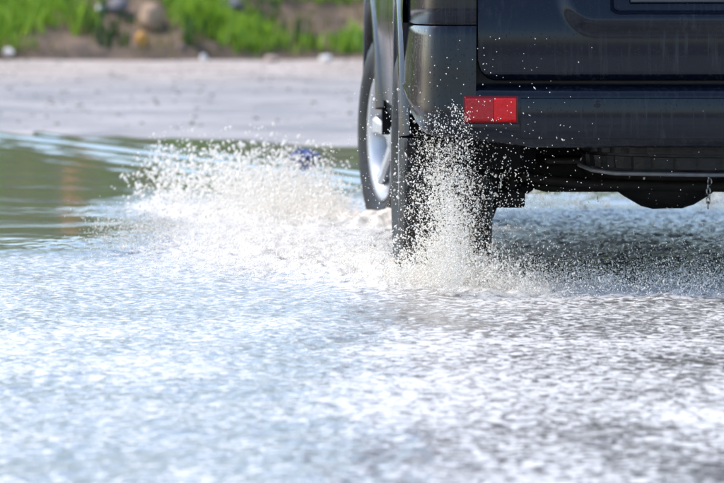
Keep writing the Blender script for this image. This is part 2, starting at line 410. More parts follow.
for s in (-1, 1):
    idx = [(s, i) for i in range(PI0, len(PLAN))]
    o = gridpart('bumper_corner', sweep(up_sec, idx), M['paint'], bumper, flip=(s > 0), auto=40)
    gridpart('quarter_panel', sweep(lambda hw, y: [(.07, .7715), (.018, .7725), (.014, .778), (.014, .82), (.017, .905), (.05, .91)], [(s, i) for i in range(PI0, len(PLAN))]), M['paint'], flip=(s > 0), auto=40)
# recessed-look centre panel of the bumper, its parking sensors and reflectors
def ctr_sec(hw, y): return [(.02, .440), (-.004, .446), (-.010, .47), (-.011, .53), (-.007, .560), (.012, .566)]
def clamp_rows(rows): return rows
cen = [(-.578, 0)] + [(s * PLAN[i][0], 0) for s, i in full if PLAN[i][0] < .5] + [(.578, 0)]
rows = []
for x, _ in cen:
    y = float(np.interp(abs(x), [p[0] for p in PLAN], [p[1] for p in PLAN])); rows.append([(x, y + i_, z) for i_, z in ctr_sec(0, 0)])
rows = [[(p[0], p[1] + .02, p[2]) for p in rows[0]]] + rows + [[(p[0], p[1] + .02, p[2]) for p in rows[-1]]]
ins = gridpart('bumper_centre_panel', rows, M['paint'], bumper, flip=True, auto=40)
def disc(name, cx, y, cz, r, depth, mat, parent, n=16):
    v = []; f = []
    prof = [(r * 1.0, 0), (r, -depth * .7), (r * .85, -depth), (r * .5, -depth * 1.05)]
    for rr, dy in prof:
        for k in range(n): a = 2 * math.pi * k / n; v.append((cx + rr * math.cos(a), y + dy, cz + rr * math.sin(a)))
    for j in range(len(prof) - 1):
        for k in range(n): f.append((j * n + k, j * n + (k + 1) % n, (j + 1) * n + (k + 1) % n, (j + 1) * n + k))
    f.append(tuple((len(prof) - 1) * n + k for k in range(n)))
    return cpart(name, v, f, mat, parent)
for x in (-.36, .36, -.12, .12) :
    if abs(x) > .2: disc('parking_sensor', x, -.021, .545, .0105, .004, M['paint'], bumper)
def rear_y(x): return float(np.interp(abs(x), [p[0] for p in PLAN], [p[1] for p in PLAN]))
for s in (-1, 1):
    # reflector: housing and two lens cells following the curve of the bumper
    def lens(name, xa, xb, za, zb, pr, mat):
        v = []; f = []; n = 6
        for k in range(n + 1):
            x = xa + (xb - xa) * k / n; y = rear_y(x)
            for dz, dy in ((za, .02), (za, -pr * .6), (za + .006, -pr), (zb - .006, -pr), (zb, -pr * .6), (zb, .02)): v.append((s * x, y + dy, dz))
        for k in range(n):
            for q in range(5): f.append((k * 6 + q, k * 6 + q + 1, k * 6 + 7 + q, k * 6 + 6 + q))
        f.append(tuple(range(6))); f.append(tuple(n * 6 + q for q in range(6))[::-1])
        if s > 0: f = [q[::-1] for q in f]
        return cpart(name, v, f, mat, bumper, auto=30)
    lens('reflector_housing', .586, .742, .490, .567, .006, M['red_dark'])
    lens('reflector_lens', .592, .655, .4955, .5615, .011, M['red'])
    lens('reflector_lens', .657, .737, .4955, .5615, .009, M['red_deep'])
    lens('reflector_sill', .582, .748, .478, .4885, .012, M['black'])

# tailgate: grid with rounded lower corners and the sunken licence plate recess
def rbox(x, z, x0, x1, z0, z1, r):
    cx, cz = (x0 + x1) / 2, (z0 + z1) / 2; dx = abs(x - cx) - (x1 - x0) / 2 + r; dz = abs(z - cz) - (z1 - z0) / 2 + r
    return math.hypot(max(dx, 0), max(dz, 0)) + min(max(dx, dz), 0) - r
def ss(a, b, x):
    t = min(1, max(0, (x - a) / (b - a))); return t * t * (3 - 2 * t)
TG = .698
def tg_y(x, z):
    y = .018 + .03 * (abs(x) / TG) ** 3 + .10 * ss(.74, 1.15, z) - .006 * math.exp(-((z - .71) / .09) ** 2)
    y += .016 * ss(.632, .612, z)
    d0 = rbox(x, z, -.46, .46, .758, 1.2, .10); y -= .020 * ss(.020, -.030, d0)
    d1 = rbox(x, z, -.318, .318, .803, .985, .025); y += .045 * ss(.004, -.010, d1)
    return y
zc = list(np.concatenate([np.linspace(0, .02, 4), np.linspace(.03, .35, 24), np.linspace(.36, .46, 22), np.linspace(.48, 1, 14)]))
xc = sorted(set([round(q, 4) for q in np.concatenate([np.linspace(-TG, -TG + .07, 9), np.linspace(-TG + .08, -.49, 8), np.linspace(-.48, -.29, 26), np.linspace(-.28, .28, 29),
                  np.linspace(.29, .48, 26), np.linspace(.49, TG - .08, 8), np.linspace(TG - .07, TG, 9)])]))
rows = []
for x in xc:
    e = max(0, abs(x) - (TG - .055)); zb = .611 + .055 - math.sqrt(max(0, .055 ** 2 - e * e))
    zs = [zb + q * (1.13 - zb) for q in zc]
    row = [(x, tg_y(x, zs[0]) + .05, zs[0] + .004), (x, tg_y(x, zs[0]) + .004, zs[0])] + [(x, tg_y(x, z), z) for z in zs[1:]]
    rows.append(row)
edge = [[(x * 1.0, p[1] + .05, p[2]) for p in rows[0] for x in (rows[0][0][0],)]]
rows = [[(p[0], p[1] + .05, p[2]) for p in rows[0]]] + rows + [[(p[0], p[1] + .05, p[2]) for p in rows[-1]]]
tail = gridpart('tailgate', rows, M['paint'], flip=True, auto=50)
boxpart('licence_plate_panel', (-.26, .26, .046, .052, .835, .955), M['grey_panel'], tail)
boxpart('tailgate_handle', (-.30, .30, .030, .075, .988, 1.012), M['chrome'], tail)
# rear glass
rows = [[(s * hw, y, z) for s, hw in ((-1, h), (-.5, h), (0, h), (.5, h), (1, h))] for z, y, h in ((1.15, .135, .66), (1.25, .16, .645), (1.45, .225, .60), (1.60, .285, .565))]
gl = gridpart('rear_window', rows, M['glass'], tail)
tubepart('rear_wiper', [(-.02, .11, 1.15), (.1, .135, 1.22), (.42, .15, 1.25)], .010, M['black'], tail)
boxpart('rear_spoiler', (-.60, .60, .20, .42, 1.655, 1.685), M['paint'], bevel=.012)
for s in (-1, 1):
    # rear lamp cluster above the bumper corner
    rows = []
    for i in range(PI0, len(PLAN)):
        hw, y = PLAN[i]; nx, ny = plan_norm(i); rows.append([(s * (hw - ins_ * nx), y - ins_ * ny, z) for ins_, z in ((.06, .914), (.018, .918), (.012, .93), (.02, 1.0), (.04, 1.12), (.08, 1.125))])
    gridpart('rear_lamp', rows, M['red'], flip=(s > 0), auto=40)

# body sides with wheel arches
def arch_z(y, yc):
    q = (y - yc) / ARCH_A
    return ARCH_C + (ARCH_TOP - ARCH_C) * math.sqrt(max(0, 1 - q * q)) ** .9 if abs(q) < 1 else -1
def side_hw(y):
    return interp([(.0, .80), (.06, .845), (.14, .868), (.25, .882), (.45, .886), (.9, .884), (1.35, .866), (1.7, .852), (3.0, .852), (3.25, .862), (3.65, .880), (4.1, .872), (4.35, .82), (4.5, .72)], y)
def sill_z(y): return .37 if y > 1.2 else .50
ysl = sorted(set([round(q, 4) for q in [.40, .42] + [YR - ARCH_A, YR + ARCH_A, YF - ARCH_A, YF + ARCH_A] +
      [YR + ARCH_A * math.sin(a) for a in np.linspace(-1.56, 1.56, 41)] + [YF + ARCH_A * math.sin(a) for a in np.linspace(-1.56, 1.56, 41)] +
      list(np.linspace(1.42, 3.15, 24)) + list(np.linspace(4.15, 4.5, 9))]))
def belt_z(y): return interp([(0, 1.13), (3.0, 1.09), (3.6, 1.05), (4.2, .98), (4.5, .88)], y)
for s in (-1, 1):
    rows = []
    for y in ysl:
        zb = sill_z(y)
        if y < .43: zb = .774
        zb = max(zb, arch_z(y, YR), arch_z(y, YF))
        if y > YF + ARCH_A: zb = .42
        zt = belt_z(y); hw = side_hw(y); row = []
        for q in np.linspace(0, 1, 13):
            z = zb + (zt - zb) * q
            bulge = .016 * math.exp(-((z - .80) / .12) ** 2) - .035 * max(0, (.50 - z) / .13) ** 1.5 * (1.2 < y < 3.3) - .05 * max(0, (z - .92) / .2) ** 2
            row.append((s * (hw + bulge), y, z))
        row.insert(0, (s * (hw - .09), y, row[0][2] + .002)); rows.append(row)
    body = gridpart('body_side', rows, M['paint'], flip=(s < 0), auto=45)
    # wheel arch flares
    for yc in (YR, YF):
        rows = []
        for a in np.linspace(-1.45, 1.45, 33):
            st, ct = math.sin(a), max(0.0, math.cos(a)); row = []
            for off, out in ((-.005, -.09), (-.008, .005), (.0, .020), (.014, .025), (.045, .020), (.07, -.004)):
                y = yc + (ARCH_A + off) * st; z = ARCH_C + (ARCH_TOP - ARCH_C + off) * ct ** .9
                row.append((s * (side_hw(min(max(yc + ARCH_A * st, .3), 4.05)) + out), y, z))
            rows.append(row)
        gridpart('wheel_arch_flare', rows, M['paint'], flip=(s > 0), auto=45)
        # arch liner
        rows = []
        for a in np.linspace(-1.57, 1.57, 21):
            st, ct = math.sin(a), max(0.0, math.cos(a))
            y = yc + (ARCH_A + .02) * st; z = ARCH_C - .02 + (ARCH_TOP - ARCH_C + .03) * ct ** .9
            rows.append([(s * .86, y, z), (s * .55, y, z), (s * .50, yc + (ARCH_A - .04) * st, ARCH_C - .02 + (ARCH_TOP - ARCH_C - .02) * ct ** .9), (s * .49, yc, .55)])
        gridpart('arch_liner', rows, M['liner'], flip=(s > 0))
    # doors: seams as recessed dark strips, handles
    for ya, yb in ((1.45, 2.22), (2.24, 3.16)):
        rows = []
        for y in np.linspace(ya, yb, 9):
            row = []
            for z in np.linspace(.47, 1.075, 9):
                hw = side_hw(y) + .016 * math.exp(-((z - .80) / .12) ** 2) - .035 * max(0, (.50 - z) / .13) ** 1.5 - .05 * max(0, (z - .92) / .2) ** 2
                row.append((s * (hw + .007), y, z))
            rows.append(row)
        rows = [[(p[0] - s * .012, p[1], p[2]) for p in rows[0]]] + rows + [[(p[0] - s * .012, p[1], p[2]) for p in rows[-1]]]
        dr = gridpart('door', rows, M['paint'], flip=(s < 0), auto=50)
        tubepart('door_handle', [(s * .862, ya + .08, .985), (s * .898, ya + .10, .987), (s * .898, ya + .24, .987), (s * .862, ya + .26, .985)], .011, M['paint'], dr, 8)
    # running board
    v = []; f = []
    sec = [(.78, .325), (.872, .322), (.883, .335), (.882, .368), (.862, .382), (.78, .384)]
    yb_ = [1.46, 1.50, 1.60, 3.10]
    for k, y in enumerate(yb_):
        for x, z in sec: v.append((s * (x if k in (1, 2) else .78 + (x - .78) * (.86 if k == 0 else .5)), y, z))
    for k in range(3):
        for q in range(6): f.append((k * 6 + q, k * 6 + (q + 1) % 6, k * 6 + 6 + (q + 1) % 6, k * 6 + 6 + q))
    f.append(tuple(range(6))); f.append(tuple(18 + q for q in range(6))[::-1])
    if s < 0: f = [q[::-1] for q in f]
    cpart('running_board', v, f, M['board'], auto=30)
    # greenhouse: pillars and glass
    cab = [(.10, 1.13), (.36, 1.66), (1.0, 1.70), (2.2, 1.70), (2.55, 1.66), (3.15, 1.09)]
    rows = []
    for y0, y1 in ((.10, .36), (.45, .55), (1.3, 1.35), (2.1, 2.1), (2.75, 2.40), (3.16, 2.55)):
        rows.append([(s * (.845 - .155 * q ** 1.2), y0 + (y1 - y0) * q, 1.10 + .565 * q) for q in np.linspace(0, 1, 7)])
    gridpart('cabin_side', rows, M['paint'], flip=(s < 0))
    for (a0, a1), (b0, b1) in (((.42, .56), (1.28, 1.30)), ((1.40, 1.42), (2.16, 2.10)), ((2.26, 2.20), (3.02, 2.52))):
        rows = []
        for e in np.linspace(0, 1, 5):
            rows.append([(s * (.851 - .155 * q ** 1.2), (a0 + (a1 - a0) * (q - .05) / .85) * (1 - e) + (b0 + (b1 - b0) * (q - .05) / .85) * e, 1.10 + .565 * q) for q in np.linspace(.05, .90, 7)])
        gridpart('side_window', rows, M['glass'], flip=(s < 0))
    tubepart('roof_rail', [(s * .62, .55, 1.70), (s * .63, .65, 1.745), (s * .63, 2.1, 1.745), (s * .62, 2.25, 1.70)], .016, M['black'])
    # mirror
    bm = bmesh.new(); bmesh.ops.create_uvsphere(bm, u_segments=16, v_segments=10, radius=1)
    mv = [(s * (.97 + v_.co.x * .11), 2.86 + v_.co.y * .07, 1.17 + v_.co.z * .085) for v_ in bm.verts]; mf = [[q.index for q in fc.verts] for fc in bm.faces]
    bm.free(); mir = cpart('door_mirror', mv, mf, M['paint'])
    tubepart('mirror_arm', [(s * .82, 2.92, 1.10), (s * .92, 2.88, 1.13)], .025, M['black'], mir)
    # headlamp
    rows = [[(s * x, y, z) for z in (.80, .87, .94)] for x, y in ((.48, 4.575), (.60, 4.55), (.70, 4.50), (.78, 4.41))]
    gridpart('headlamp', rows, M['clear'], flip=(s > 0))
# back panel behind seams, roof, windscreen, bonnet, front end, floor
gridpart('rear_backing', [[(x, .062 + .05 * (abs(x) / .8) ** 2, z) for z in (.56, .80, 1.14)] for x in np.linspace(-.80, .80, 13)], M['black'], flip=True)
rows = []
for y, hw, z in ((.30, .56, 1.645), (.36, .60, 1.66), (.5, .655, 1.675), (1.0, .685, 1.685), (2.1, .685, 1.685), (2.42, .675, 1.67), (2.56, .66, 1.645)):
    rows.append([(hw * q, y, z + .045 * (1 - q * q)) for q in np.linspace(-1, 1, 11)])
gridpart('roof', rows, M['paint'])
rows = [[((.66 + .13 * q) * u, 2.56 + .60 * q - .10 * (u * u - 1) * 1, 1.655 - .555 * q + .02 * (1 - u * u)) for u in np.linspace(-1, 1, 9)] for q in np.linspace(0, 1, 6)]
gridpart('windscreen', rows, M['glass'])
rows = []
for y in (3.10, 3.3, 3.6, 4.0, 4.3, 4.48, 4.54):
    hw = side_hw(min(y, 4.35)) - .05; z = belt_z(y) - .02
    rows.append([(hw * q, y + (.06 * (1 - q * q) if y > 4.4 else 0), z + .05 * (1 - q ** 4)) for q in np.linspace(-1, 1, 11)])
gridpart('bonnet', rows, M['paint'])
rows = []
for x, y in ((-.86, 4.12), (-.85, 4.25), (-.80, 4.40), (-.70, 4.50), (-.5, 4.575), (-.25, 4.61), (0, 4.62), (.25, 4.61), (.5, 4.575), (.70, 4.50), (.80, 4.40), (.85, 4.25), (.86, 4.12)):
    rows.append([(x * .97, y - .10, .33), (x, y - .02, .35), (x, y + .01, .45), (x, y, .60), (x * .99, y - .03, .78), (x * .98, y - .06, .93)])
fb = gridpart('front_bumper', rows, M['paint'])
boxpart('grille', (-.42, .42, 4.565, 4.60, .66, .92), M['black'])
for k in range(4): boxpart('grille_bar', (-.41, .41, 4.596, 4.612, .685 + .06 * k, .705 + .06 * k), M['chrome'], fb)
boxpart('floor_pan', (-.78, .78, 1.36, 3.18, .40, .44), M['frame'])
boxpart('floor_pan', (-.49, .49, .16, 1.36, .50, .54), M['frame'])
boxpart('floor_pan', (-.49, .49, 3.18, 4.2, .42, .46), M['frame'])
boxpart('fuel_tank', (-.45, .12, 1.50, 2.35, .245, .405), M['frame'], bevel=.04)
boxpart('added_cross_member', (-.47, .47, 2.42, 2.60, .235, .31), M['frame'], bevel=.02)  # unseen, added low to darken reflections in the water under the car
boxpart('gearbox', (-.17, .15, 2.30, 3.05, .26, .42), M['frame'], bevel=.05)
v, f = boxv(-.46, .46, 2.95, 4.46, .195, .225); v = [(x * (1 if y < 4 else .85), y, z + (.10 if y > 4 else 0)) for x, y, z in v]
cpart('added_skid_plate', v, f, M['frame'], bevel=.008)  # unseen plate added so the water below it mirrors dark, not sky
for s in (-1, 1): tubepart('lower_control_arm', [(s * .35, 3.45, .27), (s * .66, 3.62, .24), (s * .35, 3.85, .27)], .028, M['frame'])
for s in (-1, 1):
    tubepart('chassis_rail', [(s * .46, .18, .47), (s * .46, .55, .50), (s * .46, 1.3, .44), (s * .46, 3.2, .38), (s * .42, 4.2, .42)], .05, M['frame'])

# wheels
def tyre_mesh(width, r, rr, nseg=132):
    w = width / 2
    prof = [(-w * .72, rr, 0), (-w * .80, rr + .006, 0), (-w * .97, rr + .045, 0), (-w, rr + .075, 0), (-w * .985, r - .055, 0), (-w * .93, r - .026, 2), (-w * .90, r - .012, 2), (-w * .84, r - .004, 2),
            (-w * .56, r, 2), (-w * .55, r - .010, 9), (-w * .49, r - .010, 9), (-w * .48, r, 1), (-w * .07, r + .001, 1), (-w * .06, r - .010, 9), (w * .06, r - .010, 9), (w * .07, r + .001, 3),
            (w * .48, r, 3), (w * .49, r - .010, 9), (w * .55, r - .010, 9), (w * .56, r, 4), (w * .84, r - .004, 4), (w * .90, r - .012, 4), (w * .93, r - .026, 4), (w * .985, r - .055, 0), (w, rr + .075, 0),
            (w * .97, rr + .045, 0), (w * .80, rr + .006, 0), (w * .72, rr, 0)]
    V = []; F = []; n = len(prof)
    for k in range(nseg):
        for x, q, kind in prof:
            a = 2 * math.pi * k / nseg + (.012 * math.copysign(1, x) * (1 if kind in (2, 4) else 0)); qq = q
            if kind == 2 and k % 4 == 0: qq -= .010
            if kind == 4 and k % 4 == 2: qq -= .010
            if kind == 1 and k % 4 == 1: qq -= .008
            if kind == 3 and k % 4 == 3: qq -= .008
            V.append((x, qq * math.cos(a), qq * math.sin(a)))
    for k in range(nseg):
        for j in range(n - 1): F.append((k * n + j, k * n + j + 1, ((k + 1) % nseg) * n + j + 1, ((k + 1) % nseg) * n + j))
    me = mesh_pd('tyre', V, F); me.materials.append(M['rubber'])
    me.polygons.foreach_set('use_smooth', np.ones(len(me.polygons), dtype=bool)); me.set_sharp_from_angle(angle=R(28)); return me
def rim_mesh(width, rr):
    w = width / 2; V = []; F = []; ns = 60
    prof = [(-w * .80, rr + .004), (-w * .86, rr + .012), (-w * .82, rr - .004), (-w * .74, rr - .016), (-w * .55, rr - .028), (w * .1, rr - .045), (w * .5, rr - .03), (w * .8, rr + .006)]
    for k in range(ns):
        a = 2 * math.pi * k / ns
        for x, q in prof: V.append((x, q * math.cos(a), q * math.sin(a)))
    n = len(prof)
    for k in range(ns):
        for j in range(n - 1): F.append((k * n + j, ((k + 1) % ns) * n + j, ((k + 1) % ns) * n + j + 1, k * n + j + 1))
    me = mesh_pd('rim', V, F); me.materials.append(M['alloy']); me.polygons.foreach_set('use_smooth', np.ones(len(me.polygons), dtype=bool)); return me
def spoke_mesh(width, rr):
    w = width / 2; V = []; F = []
    st = [(.05, .030, -w * .56, .03), (.11, .025, -w * .60, .028), (.17, .028, -w * .66, .024), (rr - .018, .040, -w * .74, .02)]
    for q, hw, x, th in st:
        V += [(x + .006, q, -hw), (x - .004, q, -hw * .6), (x - .004, q, hw * .6), (x + .006, q, hw), (x + th, q, hw * .8), (x + th, q, -hw * .8)]
    for k in range(len(st) - 1):
        for j in range(6): F.append((k * 6 + j, k * 6 + (j + 1) % 6, k * 6 + 6 + (j + 1) % 6, k * 6 + 6 + j))
    F.append(tuple(range(6))[::-1]); F.append(tuple((len(st) - 1) * 6 + j for j in range(6)))
    me = mesh_pd('spoke', V, F); me.materials.append(M['alloy']); return me
TW, RR = .285, .232
TY, RIM, SPK = tyre_mesh(TW, RT, RR), rim_mesh(TW, RR), spoke_mesh(TW, RR)
def cyl_x(x0, x1, r, n=24, dome=0):
    V = []; F = []
    for x, q in ((x0, r * .55 if dome else r), (x0 + dome, r), (x1, r)):
        for k in range(n): V.append((x, q * math.cos(2 * math.pi * k / n), q * math.sin(2 * math.pi * k / n)))
    for j in range(2):
        for k in range(n): F.append((j * n + k, j * n + (k + 1) % n, (j + 1) * n + (k + 1) % n, (j + 1) * n + k))
    F.append(tuple(range(n))[::-1]); F.append(tuple(2 * n + k for k in range(n))); return V, F
HUB = mesh_pd('hub_cap', *cyl_x(-TW / 2 * .66, TW / 2 * .1, .062, dome=.012)); HUB.materials.append(M['alloy'])
DISK = mesh_pd('brake_disc', *cyl_x(-.012, .012, .155, 40)); DISK.materials.append(M['frame'])
BARREL = mesh_pd('wheel_barrel', *cyl_x(.012, .05, .19, 40)); BARREL.materials.append(M['liner'])
def wheel(x, y, s, steer):
    # mesh outer face at -x
    hub = link('wheel', BARREL, None, car)
    hub.location = L((x, y, ZW)); hub.rotation_euler = (random.uniform(0, 1), 0, (steer if s < 0 else math.pi + steer))
    for nm, me in (('tyre', TY), ('rim', RIM), ('hub_cap', HUB), ('brake_disc', DISK)):
        o = bpy.data.objects.new(nm, me); COL.objects.link(o); o.parent = hub
    for k in range(6):
        o = bpy.data.objects.new('spoke', SPK); COL.objects.link(o); o.parent = hub; o.rotation_euler = (2 * math.pi * k / 6, 0, 0)
for s in (-1, 1):
    wheel(s * (.903 - TW / 2), YR, s, 0)
    wheel(s * (.868 - TW / 2), YF, s, R(10.5))

# spare wheel slung under the tail, axle, differential, suspension, exhaust, tie-down chain
sp = bpy.data.objects.new('spare_wheel', None); COL.objects.link(sp); sp.parent = car; sp.location = L((.02, .50, .452)); sp.rotation_euler = (0, R(90), 0); sp.scale = (.86, 1, 1)
for nm, me in (('tyre', TY), ('rim', RIM)):
    o = bpy.data.objects.new(nm, me); COL.objects.link(o); o.parent = sp
tubepart('axle_tube', [(-.74, YR, ZW), (-.30, YR, ZW), (-.16, YR, ZW - .005), (-.02, YR, ZW), (.74, YR, ZW)], [.042, .042, .055, .045, .042], M['frame'], n=14)
rows = []
for yy, k in ((.765, .0), (.775, .55), (.80, .82), (.85, .98), (.90, 1.0), (.96, .97), (1.02, .80), (1.05, .45), (1.06, .0)):
    prof = [(-.30, .335), (-.24, .288), (-.18, .262), (-.125, .228), (-.085, .205), (-.05, .196), (.0, .194), (.045, .197), (.08, .208), (.12, .236), (.17, .266), (.23, .292), (.30, .335)]
    rows.append([(-.06 + x * (.45 + .55 * k) + .004 * math.sin(x * 60), yy, .335 + (z - .335) * k + .003 * math.sin(x * 45 + yy * 30)) for x, z in prof] +
                [(-.06 + x * .5 * (.45 + .55 * k), yy, .335 + .09 * k) for x in (.28, .12, 0, -.12, -.28)])
dif = gridpart('differential', [r + r[:1] for r in rows], M['frame'], auto=40)
tubepart('panhard_rod', [(-.52, YR - .12, .300), (-.30, YR - .14, .275), (.10, YR - .14, .268), (.50, YR - .12, .32)], .016, M['frame'])
tubepart('anti_roll_bar', [(-.50, YR + .30, .36), (-.50, YR - .02, .275), (-.44, YR - .06, .262), (.44, YR - .06, .262), (.50, YR - .02, .275), (.50, YR + .30, .36)], .013, M['frame'])
boxpart('heat_shield', (-.46, -.18, .62, .82, .345, .365), M['frame'], bevel=.01)
for k in range(10):
    a = 2 * math.pi * k / 10; x, z = -.06 + .105 * math.cos(a), .312 + .085 * math.sin(a)
    disc('cover_bolt', x, YR - .085, z, .010, .012, M['frame'], dif, 6)
for s in (-1, 1): tubepart('brake_backing_plate', [(s * .63, YR, ZW), (s * .60, YR, ZW), (s * .585, YR, ZW)], [.15, .15, .11], M['frame'], n=28)
tubepart('propeller_shaft', [(-.06, YR + .1, .33), (-.03, 2.6, .42)], .035, M['frame'])
for s in (-1, 1):
    tubepart('shock_absorber', [(s * .56, YR - .10, .24), (s * .545, YR - .08, .36), (s * .54, YR - .06, .37), (s * .50, YR - .02, .60)], [.024, .026, .033, .033], M['frame'])
    pts = [(s * .50 + .055 * math.cos(q), YR + .02 + .055 * math.sin(q), .35 + .2 * q / 31.4) for q in np.linspace(0, 31.4, 70)]
    tubepart('coil_spring', pts, .008, M['frame'], n=6)
    tubepart('trailing_arm', [(s * .50, YR, .27), (s * .50, 1.75, .36)], .03, M['frame'])
    boxpart('shock_bracket', (s * .56 - .05, s * .56 + .05, YR - .14, YR - .02, .205, .26), M['frame'], bevel=.01)
tubepart('muffler', [(.40, .72, .38), (.40, .78, .38), (.40, 1.42, .38), (.40, 1.48, .38)], [.05, .09, .09, .05], M['steel'], n=16)
tubepart('exhaust_pipe', [(.40, .75, .38), (.44, .5, .36), (.56, .3, .35), (.60, .10, .345)], .026, M['steel'])
boxpart('rear_cross_member', (-.50, .50, .07, .15, .43, .50), M['frame'], bevel=.012)
boxpart('spare_wheel_cradle', (-.33, .37, .42, .50, .330, .342), M['steel'], bevel=.004)
tubepart('carrier_bar', [(-.37, .46, .350), (-.35, .24, .344), (-.29, .16, .338), (.0, .135, .334), (.29, .16, .338), (.35, .24, .344), (.37, .46, .350)], .0065, simple('dull_bar', (.14, .14, .14), .5, .4, nscale=40, namt=.4))
ch = None
for k in range(7):
    c = Vector((.006 + .003 * math.sin(k * 2), .36, .318 - k * .014)); h = []
    for q in range(12):
        a = 2 * math.pi * q / 12; lx, lz = .0055 * math.cos(a), .0105 * math.sin(a)
        h.append((c.x + (lx if k % 2 else lx * .25), c.y + (0 if k % 2 else lx), c.z + lz))
    tubepart('chain_link', h, .0022, M['steel'], n=6, close=True)
tubepart('chain_hook', [(.006, .36, .46), (.006, .36, .328)], .004, M['frame'], n=6)

# ------------------------------------------------------------------ things on the bank
def px_of(X_, Y_, Z_): return 227 + FPX * X_ / Y_, -20 + FPX * (CAM_H - Z_) / Y_
def bz(x, y): return float(bank_z(np.array([x]), np.array([y]))[0])
def on_bank(px, py):
    for Y_ in np.arange(45.0, 56, .05):
        x = (px - 227) * Y_ / FPX; z = max(bz(x, Y_), .03)
        if px_of(x, Y_, z)[1] <= py: return x, float(Y_), z
    return x, float(Y_), z
def rock(name, px, py, w_, h_, col, label, seed, cat='stone', squash=.8):
    x, y, z = on_bank(px, py)
    bm = bmesh.new(); bmesh.ops.create_icosphere(bm, subdivisions=3, radius=1)
    rr = random.Random(seed); planes = [(Vector((rr.gauss(0, 1), rr.gauss(0, 1), rr.gauss(0, .8))).normalized(), rr.uniform(.62, .9)) for _ in range(11)]
    for v_ in bm.verts:
        c = v_.co.copy()
        for n_, d_ in planes:
            e = c.dot(n_) - d_
            if e > 0: c -= n_ * e * .9
        v_.co = Vector((c.x * w_ / 2, c.y * w_ / 2 * squash, c.z * h_ / 2))
    me_ = bpy.data.meshes.new(name); bm.to_mesh(me_); bm.free()
    o = link(name, me_, simple(name + '_mat', col, .8, nscale=9, namt=.35, bump=.5), None, True, 30)
    o.location = (x, y, z + h_ * .26); o.rotation_euler = (0, 0, rr.uniform(0, 6)); tag(o, label, cat, 'stones along the grassy bank'); return o
rock('boulder', 152, 26, .36, .34, (.36, .24, .15), 'tan boulder half sunk in the grass of the bank', 1)
rock('stone', 142, 46, .19, .20, (.50, .25, .05), 'ochre yellow stone just below the tan boulder', 2)
rock('boulder', 118, 12, .30, .22, (.13, .12, .13), 'dark grey rock up the bank left of the tan boulder', 3)
rock('boulder', 230, 12, .36, .24, (.15, .14, .15), 'dark grey rock up the bank between two green clumps', 4)
rock('stone', 326, 66, .17, .10, (.62, .58, .54), 'white flat stone at the road edge nearest the car', 5)
rock('stone', 10, 57, .20, .11, (.55, .50, .46), 'pale stone at the road edge in the far left corner', 6)
rock('stone', 204, 60, .09, .09, (.70, .68, .66), 'small white pebble-like stone at the foot of the bank', 7)
rock('stone', 272, 62, .22, .09, (.33, .25, .20), 'flat brown stone at the foot of the bank', 8)
rock('stone', 100, 14, .12, .12, (.62, .60, .58), 'small pale stone in green grass beside the dark rock', 9)
rock('stone', 182, 52, .12, .10, (.20, .15, .12), 'small dark brown stone below the green clump', 10)

# orange marker post and its cap, standing up the bank above the frame; the calm water mirrors it
x, y = -1.82, 49.3; z = bz(x, y)
post = bpy.data.objects.new('marker_post', None); COL.objects.link(post); post.location = (x, y, z - .05)
tag(post, 'orange marker post on the bank, mirrored in the calm water at left', 'post')
V, F = tubev([(0, 0, 0), (0, 0, .75)], .10, 14); link('post_shaft', mesh_pd('post_shaft', V, F), simple('orange_paint', (.75, .22, .04), .5, nscale=8, namt=.2), post, True, 40)
V, F = tubev([(0, 0, .75), (0, 0, .79), (0, 0, .82)], [.11, .11, .06], 14); link('post_cap', mesh_pd('post_cap', V, F), simple('post_cap_grey', (.4, .4, .4), .5), post, True, 40)

# grass
def blades(name, n, xr, yr, acc, hr, wr, mat, label, lean=.5):
    x = RNG.uniform(*xr, n); y = RNG.uniform(*yr, n); z = bank_z(x, y)
    keep = RNG.uniform(0, 1, n) < acc(x, y, z); x, y, z = x[keep], y[keep], z[keep]; n = len(x)
    hgt = RNG.uniform(*hr, n) * (.75 + .5 * (fbm(x * 1.4, y * 1.4, 2, 51) + .5).clip(0, 1)); wd = RNG.uniform(*wr, n)
    a = RNG.uniform(0, 2 * np.pi, n); b = RNG.uniform(0, 2 * np.pi, n); ln = RNG.uniform(.1, lean, n) * hgt
    cx, cy = np.cos(a) * wd, np.sin(a) * wd; lx, ly = np.cos(b) * ln, np.sin(b) * ln
    P = np.stack([np.stack([x - cx, y - cy, z - .01], 1), np.stack([x + cx, y + cy, z - .01], 1),
                  np.stack([x + lx * .35 - cx * .8, y + ly * .35 - cy * .8, z + hgt * .6], 1), np.stack([x + lx * .35 + cx * .8, y + ly * .35 + cy * .8, z + hgt * .6], 1),
                  np.stack([x + lx, y + ly, z + hgt], 1)], 1).reshape(-1, 3)
    i = (np.arange(n) * 5)[:, None]; Fq = np.concatenate([i + [0, 1, 3], i + [0, 3, 2], i + [2, 3, 4]], 0)
    o = link(name, mesh_np(name, P, Fq), mat, None, False); tag(o, label, 'grass' if 'grass' in name else 'weeds', kind='stuff'); return o
